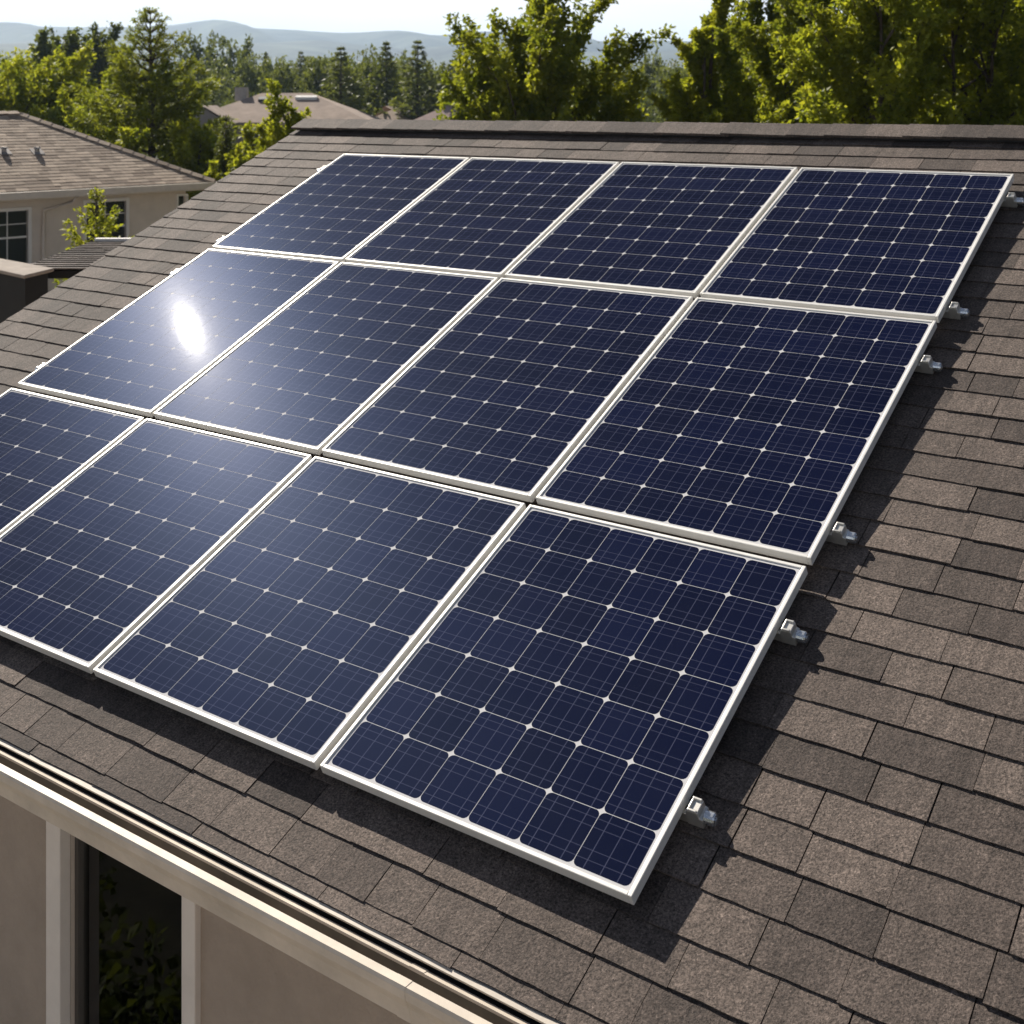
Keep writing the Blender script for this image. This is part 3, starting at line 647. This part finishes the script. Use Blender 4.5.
# planting over the added dark sheet under the front window, seen only in its glass
rg = np.random.default_rng(5); k = 3600; c_ = np.array([(-6.2, -.95, .5), (-5.2, -.8, .75), (-4.3, -1.0, .6), (-3.5, -.85, .5), (-2.6, -.9, .55)])[rg.integers(0, 5, k)]
v = unit(rg.normal(0, 1, (k, 3))) * (rg.random(k) ** .4)[:, None]
P = np.stack([c_[:, 0] + v[:, 0] * .6, c_[:, 1] + v[:, 1] * .42, GZ + .03 + (v[:, 2] * .5 + .5) * c_[:, 2] * 1.8], 1)
gcv = leaves_obj('ground_cover', P, rg.normal(0, 1, (k, 3)) + np.array([0, 0, .5]), rg.normal(0, .7, (k, 3)) + np.array([0, 0, .8]), rg.uniform(.05, .10, k), rg.uniform(.03, .06, k), M_leaf_dark, None); gcv['kind'] = 'stuff'

# farther woods read as one mass
rng = np.random.default_rng(77); n = 5200
Dd = 230 * np.exp(rng.random(n) * 2.1); px = rng.uniform(-500, 1500, n); ht = rng.uniform(7, 13, n); rad = ht * rng.uniform(.24, .42, n)
fwv = np.array([-math.sin(YAW), math.cos(YAW), 0]); rtv = np.array([math.cos(YAW), math.sin(YAW), 0])
base = CAM[None, :] + (fwv[None, :] + rtv[None, :] * ((px - 512) / FPX)[:, None]) * Dd[:, None]; base[:, 2] = GZ
per = np.clip(26000 / Dd, 14, 90).astype(int); idx = np.repeat(np.arange(n), per); k = len(idx)
v = unit(rng.normal(0, 1, (k, 3))) * (rng.random(k) ** .45)[:, None]; zz = v[:, 2] * .5 + .5; taper = np.sqrt(np.clip(1.12 - zz, .05, 1))
P = base[idx] + np.stack([v[:, 0] * rad[idx] * taper * 1.25, v[:, 1] * rad[idx] * taper * 1.25, ht[idx] * (.05 + .95 * zz)], 1)
Lf = (ht[idx] * .16) * rng.uniform(.7, 1.3, k)
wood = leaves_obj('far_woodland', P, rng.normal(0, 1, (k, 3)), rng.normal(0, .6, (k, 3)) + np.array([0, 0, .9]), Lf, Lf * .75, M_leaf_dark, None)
wood['kind'] = 'stuff'

# ------------------------------------------------------------------ neighbouring house on the left
nc = at(215, 181.5, 27); nl = at(0, 192.5, 23.6); zE = float(nc[2])
eu = np.array([nc[0] - nl[0], nc[1] - nl[1], 0]); eu /= np.linalg.norm(eu)          # along the eave, towards its far corner
ein = np.array([-eu[1], eu[0], 0])                                                   # into the house
HD = 2.94; RISE = 1.46; LN = 14.0
corner = np.array([nc[0], nc[1], zE])
nh = thing('house', 'brown hip roofed neighbouring house with white framed windows on the left', 'house', (*(corner - eu * 5 + ein * 3)[:2], GZ))
sl_n = math.atan2(RISE, HD); vl = math.hypot(RISE, HD)
def face(O, Ud, Vin):
    Ud = np.array(Ud); Vd = np.array(Vin) * math.cos(sl_n) + np.array([0, 0, math.sin(sl_n)]); Nd = np.cross(Ud, Vd); Nd = Nd if Nd[2] > 0 else -Nd
    return lambda u, v, n: tuple(O + Ud * u + Vd * v + Nd * n)
k_h = HD / vl
far_c = corner + ein * 2 * HD
nr = random.Random(2)
mb = MB(); T1 = face(corner, -eu, ein); shingles(mb, T1, 0, vl, lambda v: (min(v, vl) * k_h, LN - min(v, vl) * k_h), .125, .14, .34, .010, .0065, nr, seg=2)
T2 = face(far_c, -ein, -eu); shingles(mb, T2, 0, vl, lambda v: (min(v, vl) * k_h, 2 * HD - min(v, vl) * k_h), .14, .2, .45, .012, .012, nr, seg=1)
T3 = face(far_c - eu * LN, eu, -ein); shingles(mb, T3, 0, vl, lambda v: (min(v, vl) * k_h, LN - min(v, vl) * k_h), .14, .2, .45, .012, .012, nr, seg=1)
nroof = mb.build('roof', M_shingle_n, nh)
mb = MB()   # closed underlay below the shingles and the far hip
a_, b_, c_, d_ = corner, far_c, far_c - eu * LN, corner - eu * LN
r1 = corner + ein * HD - eu * HD + np.array([0, 0, RISE - .004]); r2 = corner + ein * HD - eu * (LN - HD) + np.array([0, 0, RISE - .004])
z_ = np.array([0, 0, -.004])
mb.poly([a_ + z_, d_ + z_, r2, r1][::-1]); mb.poly([b_ + z_, a_ + z_, r1][::-1]); mb.poly([c_ + z_, b_ + z_, r1, r2][::-1]); mb.poly([d_ + z_, c_ + z_, r2][::-1])
mb.build('roof_deck', M_deck, nh)
mb = MB()
for (p, q) in ((a_, r1), (b_, r1), (r1, r2)):
    d = q - p; L_ = np.linalg.norm(d); nseg = int(L_ / .25); d = d / L_
    sv = unit(np.cross(d, np.array([0, 0, 1.])))
    for s_ in range(nseg):
        o0 = p + d * (L_ * s_ / nseg) + np.array([0, 0, .028 + .012]); o1 = p + d * (L_ * (s_ + 1.12) / nseg) + np.array([0, 0, .028])
        dn = np.array([0, 0, -.055])
        mb.hexa([o0 + sv * .13 + dn, o0, o1, o1 + sv * .13 + dn, o0 + sv * .13 + dn + [0, 0, .012], o0 + [0, 0, .012], o1 + [0, 0, .012], o1 + sv * .13 + dn + [0, 0, .012]])
        mb.hexa([o0, o0 - sv * .13 + dn, o1 - sv * .13 + dn, o1, o0 + [0, 0, .012], o0 - sv * .13 + dn + [0, 0, .012], o1 - sv * .13 + dn + [0, 0, .012], o1 + [0, 0, .012]])
mb.build('ridge_cap', M_shingle_n, nroof)
OV = .45
NF = lambda x, y, z: tuple(corner - eu * x + ein * y + np.array([0, 0, z]))     # x along the front to the left, y inwards, z from eave
mb = MB(); mb.box(-.02, LN, -.11, -.0, -.14, -.01, NF); mb.box(-.11, -.021, -.11, 2 * HD, -.14, -.01, NF); mb.build('gutter', M_trim, nh)
mb = MB(); mb.box(0.01, LN - .01, .002, OV, -.17, -.145, NF); mb.box(.01, OV, OV, 2 * HD - .01, -.17, -.145, NF); mb.build('soffit', M_trim, nh)
hh = zE - GZ
def cut_wall(x0, x1, holes):   # lap siding: each board a little proud at its foot
    m_ = MB(); xs = sorted(holes); cur = x0
    def panel(xa, xb, za, zb):
        z = za
        while z < zb - .005:
            z2 = min(z + .2, zb)
            m_.hexa([NF(xa, OV, z), NF(xb, OV, z), NF(xb, OV + .12, z), NF(xa, OV + .12, z), NF(xa, OV + .015, z2), NF(xb, OV + .015, z2), NF(xb, OV + .12, z2), NF(xa, OV + .12, z2)]); z = z2
    for (a, b, za, zb) in xs:
        panel(cur, a, -hh, -.17); panel(a, b, -hh, za); panel(a, b, zb, -.17); cur = b
    panel(cur, x1, -hh, -.17); return m_
def nx(pxv, y=OV):   # where a picture column meets the front wall
    best = None
    d = ray(pxv, 200); A = np.array([[d[0], eu[0]], [d[1], eu[1]]]); bb = np.array([corner[0] + ein[0] * y - CAM[0], corner[1] + ein[1] * y - CAM[1]])
    s_, x = np.linalg.solve(A, bb); return float(x), float(s_)
xw = [nx(p)[0] for p in (28, -12, 126, 86, 186, 178)]
H1 = (xw[0], xw[1], -1.42, -.40); H2 = (xw[2], xw[3], -1.35, -.33); H3 = (xw[4], xw[5], -.9, -.30)
cut_wall(OV, LN - OV, [H1, H2, H3]).build('front_wall', M_wall_n, nh)
mb = MB(); mb.box(OV, OV + .12, OV + .121, 2 * HD - OV, -hh, -.17, NF); mb.box(LN - OV - .12, LN - OV, OV + .121, 2 * HD - OV, -hh, -.17, NF); mb.box(OV + .121, LN - OV - .121, 2 * HD - OV - .12, 2 * HD - OV, -hh, -.17, NF)
mb.build('side_wall', M_wall_n, nh)
for (a, b, za, zb) in (H1, H2, H3):
    w = b - a; t = .065 if w > .3 else .04
    m_ = MB(); m_.box(a - t, a, OV - .025, OV + .05, za - t, zb + t, NF); m_.box(b, b + t, OV - .025, OV + .05, za - t, zb + t, NF)
    m_.box(a, b, OV - .023, OV + .05, za - t, za, NF); m_.box(a, b, OV - .023, OV + .05, zb, zb + t, NF)
    wi = m_.build('window', M_white, nh)
    m_ = MB(); m_.box(a, b, OV + .06, OV + .07, za, zb, NF)
    po = m_.build('pane', M_winglass, nh); po.parent = wi
    if w > .3:
        m_ = MB(); zm = (za + zb) / 2; m_.box(a, b, OV + .03, OV + .055, zm - .018, zm + .018, NF); xm = (a + b) / 2
        m_.box(xm - .008, xm + .008, OV + .035, OV + .056, zm + .0185, zb, NF); m_.box(xm - .008, xm + .008, OV + .035, OV + .056, za, zm - .0185, NF)
        for zq in ((zm + zb) / 2,): m_.box(a, xm - .0085, OV + .035, OV + .056, zq - .008, zq + .008, NF); m_.box(xm + .0085, b, OV + .035, OV + .056, zq - .008, zq + .008, NF)
        mu = m_.build('muntin', M_white, nh); mu.parent = wi
# downspout elbow from the gutter back to the wall
xd = nx(48)[0]; m_ = MB(); m_.tube([NF(xd - .35, -.05, -.14), NF(xd - .3, .05, -.25), NF(xd + .1, OV - .05, -.42), NF(xd + .12, OV - .05, -1.0), NF(xd + .12, OV - .05, -hh)], [.035] * 5, 8); m_.build('downspout', M_wall_n, nh, smooth=True)
# roof vents
for (pxv, pyv) in ((4, 152), (37, 152)):
    d = ray(pxv, pyv); Vd = ein * math.cos(sl_n) + np.array([0, 0, math.sin(sl_n)]); Nd = unit(np.cross(-eu, Vd)); Nd = Nd if Nd[2] > 0 else -Nd
    s_ = ((corner - CAM) @ Nd) / (d @ Nd); p = CAM + d * s_
    m_ = MB(); q = p - np.array([0, 0, .1]); m_.tube([q, p + [0, 0, .07]], [.05, .05], 12); m_.tube([p + [0, 0, .071], p + [0, 0, .10]], [.075, .06], 12)
    fl = p + Nd * .012; m_.hexa([fl + (-eu * a + Vd * b) * .12 + Nd * c for c in (0, .006) for a, b in ((-1, -1), (1, -1), (1, 1), (-1, 1))])
    m_.build('roof_vent', M_vent, nh, smooth=False)

# ------------------------------------------------------------------ low shed between the two houses
so_ = at(54, 268, 12.5); sz = float(so_[2])
sr = unit(np.array([rtv[0], rtv[1], 0])); sf = np.array([fwv[0], fwv[1], 0])
SH = lambda x, y, z: tuple(np.array([so_[0], so_[1], sz]) + sr * x + sf * y + np.array([0, 0, z]))
shed = thing('shed', 'low shed with shade darkened walls and a pale slab roof beyond the left roof edge', 'shed', (*SH(-1, 0.6, 0)[:2], GZ))
q4 = [(-.09, -.53), (0, 0), (-2.1, 1.97), (-2.9, 2.3)]
m_ = MB(); m_.hexa([SH(x, y, -.035) for x, y in q4] + [SH(x, y, 0) for x, y in q4])
m_.build('roof_slab', mat('pale_slab', (.26, .215, .18), .9, noise=(5, .25), bump=(30, .5)), shed, bevel=.008)
q5 = [(-.13, -.40), (-.06, .0), (-1.0, .88), (-2.7, 2.1)]
m_ = MB(); m_.hexa([SH(x, y, GZ - sz) for x, y in q5] + [SH(x, y, -.037) for x, y in q5])
m_.build('wall', mat('shed_wall_shade', (.010, .009, .008), .9, noise=(5, .3)), shed)  # near black: the shadow below the slab is put into the wall colour
mb = MB(); TS = lambda u, v, n: SH(u, .65 + v, -.10 + v * .015 + n)
shingles(mb, TS, 0, 2.4, lambda v: (-.62, 1.6), .16, .2, .4, .016, .016, nr, seg=2); mb.build('roof', M_shingle, shed)
m_ = MB(); m_.hexa([SH(-.6, .7, -.20), SH(1.58, .7, -.20), SH(1.58, 3.0, -.17), SH(-.6, 3.0, -.17), SH(-.6, .7, -.121), SH(1.58, .7, -.121), SH(1.58, 3.0, -.087), SH(-.6, 3.0, -.087)]); m_.build('roof_deck', M_deck, shed)
m_ = MB(); m_.hexa([SH(.0005, 1.0, GZ - sz), SH(1.4, 1.0, GZ - sz), SH(1.4, 2.6, GZ - sz), SH(.0005, 2.6, GZ - sz), SH(.0005, 1.0, -.2), SH(1.4, 1.0, -.2), SH(1.4, 2.6, -.2), SH(.0005, 2.6, -.2)]); m_.build('wall', M_wall_n, shed)
m_ = MB(); m_.box(-.6, 1.5, 3.03, 3.13, -.12, -.03, SH); m_.build('gutter', M_white, shed)

# ------------------------------------------------------------------ far houses
def hip_house(label, px0, px1, yeave, yridge, D, depth, roofm, wallm, turn=0, windows=3):
    c0, c1 = at(px0, HOR, D), at(px1, HOR, D); ze = ztop(yeave, D); zr = ztop(yridge, D + depth / 2); Lh = np.linalg.norm(c1 - c0)
    ux = (c1 - c0) / Lh; ux = np.array([ux[0], ux[1], 0]); uy = np.array([-ux[1], ux[0], 0])
    F = lambda x, y, z: tuple(np.array([c0[0], c0[1], 0]) + ux * x + uy * y + np.array([0, 0, z]))
    h_ = thing('house', label, 'house', (*F(Lh / 2, depth / 2, 0)[:2], GZ))
    m_ = MB(); e = depth / 2
    q = [F(0, 0, ze), F(Lh, 0, ze), F(Lh, depth, ze), F(0, depth, ze), F(e, e, zr), F(Lh - e, e, zr)]
    b4 = [F(0, 0, ze - .15), F(Lh, 0, ze - .15), F(Lh, depth, ze - .15), F(0, depth, ze - .15)]
    for f in ((q[0], q[1], q[5], q[4]), (q[1], q[2], q[5]), (q[2], q[3], q[4], q[5]), (q[3], q[0], q[4]), (b4[0], b4[1], q[1], q[0]), (b4[1], b4[2], q[2], q[1]), (b4[2], b4[3], q[3], q[2]), (b4[3], b4[0], q[0], q[3]), tuple(b4[::-1])): m_.poly(f)
    rf = m_.build('roof', roofm, h_)
    m_ = MB(); m_.box(.4, Lh - .4, .4, depth - .4, GZ, ze - .151, F); m_.build('wall', wallm, h_)
    for k in range(windows):
        x = Lh * (k + .7) / (windows + .4); m_ = MB(); m_.box(x - .55, x + .55, .36, .40, ze - 1.65, ze - .45, F); wi = m_.build('window', M_white, h_)
        m_ = MB(); m_.box(x - .47, x + .47, .34, .359, ze - 1.57, ze - .53, F); m_.build('pane', M_winglass, h_).parent = wi
        wi.children[0].location = (0, 0, 0)
    return h_, rf, F, Lh, ze, zr, ux, uy
fh, rf, F, Lh, ze, zr, ux, uy = hip_house('far brown hip roofed house with skylights beyond the small conifer', 176, 372, 122.5, 93, 74, 8.4, M_roof_far, M_wall_far, windows=4)
slf = (zr - ze) / 4.2
def onroof(x, y, dz=0): return np.array(F(x, y, ze + slf * y + dz))
for (x, y, w, d) in ((4.2, 2.9, 1.3, .5), (6.4, 3.2, 1.3, .35)):
    m_ = MB(); m_.hexa([onroof(x, y, -.05), onroof(x + w, y, -.05), onroof(x + w, y + d, -.05), onroof(x, y + d, -.05), onroof(x, y, .16), onroof(x + w, y, .16), onroof(x + w, y + d, .12), onroof(x, y + d, .12)])
    sk = m_.build('skylight', M_black if x < 5 else M_white, rf); sk.parent = rf
m_ = MB(); m_.box(2.6, 3.3, 3.8, 4.5, ze + slf * 3, zr + .35, F); m_.build('chimney', M_vent, rf)
# a gabled wing on the left part of the far house
m_ = MB(); x0, x1 = .2, 3.6; zt_ = ze + 1.0
m_.poly([F(x0, -1.6, ze), F((x0 + x1) / 2, -1.6, zt_), F((x0 + x1) / 2, 2.2, zt_), F(x0, .3, ze)][::-1]); m_.poly([F((x0 + x1) / 2, -1.6, zt_), F(x1, -1.6, ze), F(x1, .3, ze), F((x0 + x1) / 2, 2.2, zt_)][::-1])
m_.build('wing_roof', M_roof_far, fh)
m_ = MB(); m_.extrude([(x0 + .3, GZ), (x1 - .3, GZ), (x1 - .3, ze), ((x0 + x1) / 2, zt_ - .12), (x0 + .3, ze)], -1.3, .38, lambda a, b, c: F(b, a, c)); m_.build('wing_wall', M_wall_far, fh)
hip_house('far tan roofed house just right of the one with skylights', 358, 420, 124, 106, 84, 5.2, M_roof_far, M_wall_far, windows=2)
hip_house('far pinkish roofed house low behind the ridge, left of the big tree', 404, 506, 124, 101, 80, 6.5, M_roof_pink, M_wall_far, windows=2)
hip_house('small white flat looking house between the tan and pinkish roofs', 386, 412, 113, 108, 92, 3.0, M_white, M_white, windows=1)
for i, (a, b, ye, yr, D, lb) in enumerate([(-8, 12, 82, 75, 260, 'pale distant house at the left edge above the bright trees'), (14, 28, 83, 77, 250, 'pale distant house second from the left edge above the bright trees'), (30, 42, 86, 80, 240, 'small pale distant house left of the bushy tree')]):
    hip_house(lb, a, b, ye, yr, D, 2.4, M_roof_pink if i % 2 else M_white, M_white, windows=1)

# ------------------------------------------------------------------ air
m = bpy.data.materials.new('air_haze'); m.use_nodes = True; nt = m.node_tree; nt.nodes.remove(nt.nodes['Principled BSDF'])
pv = nt.nodes.new('ShaderNodeVolumePrincipled'); pv.inputs['Density'].default_value = .00020; pv.inputs['Color'].default_value = (.52, .72, 1, 1); pv.inputs['Anisotropy'].default_value = .25
nt.links.new(pv.outputs[0], nt.nodes['Material Output'].inputs['Volume'])
mb = MB(); mb.box(-6100, 6100, -6100, 6100, GZ - 4, 330); hz = mb.build('haze', m); hz['kind'] = 'stuff'
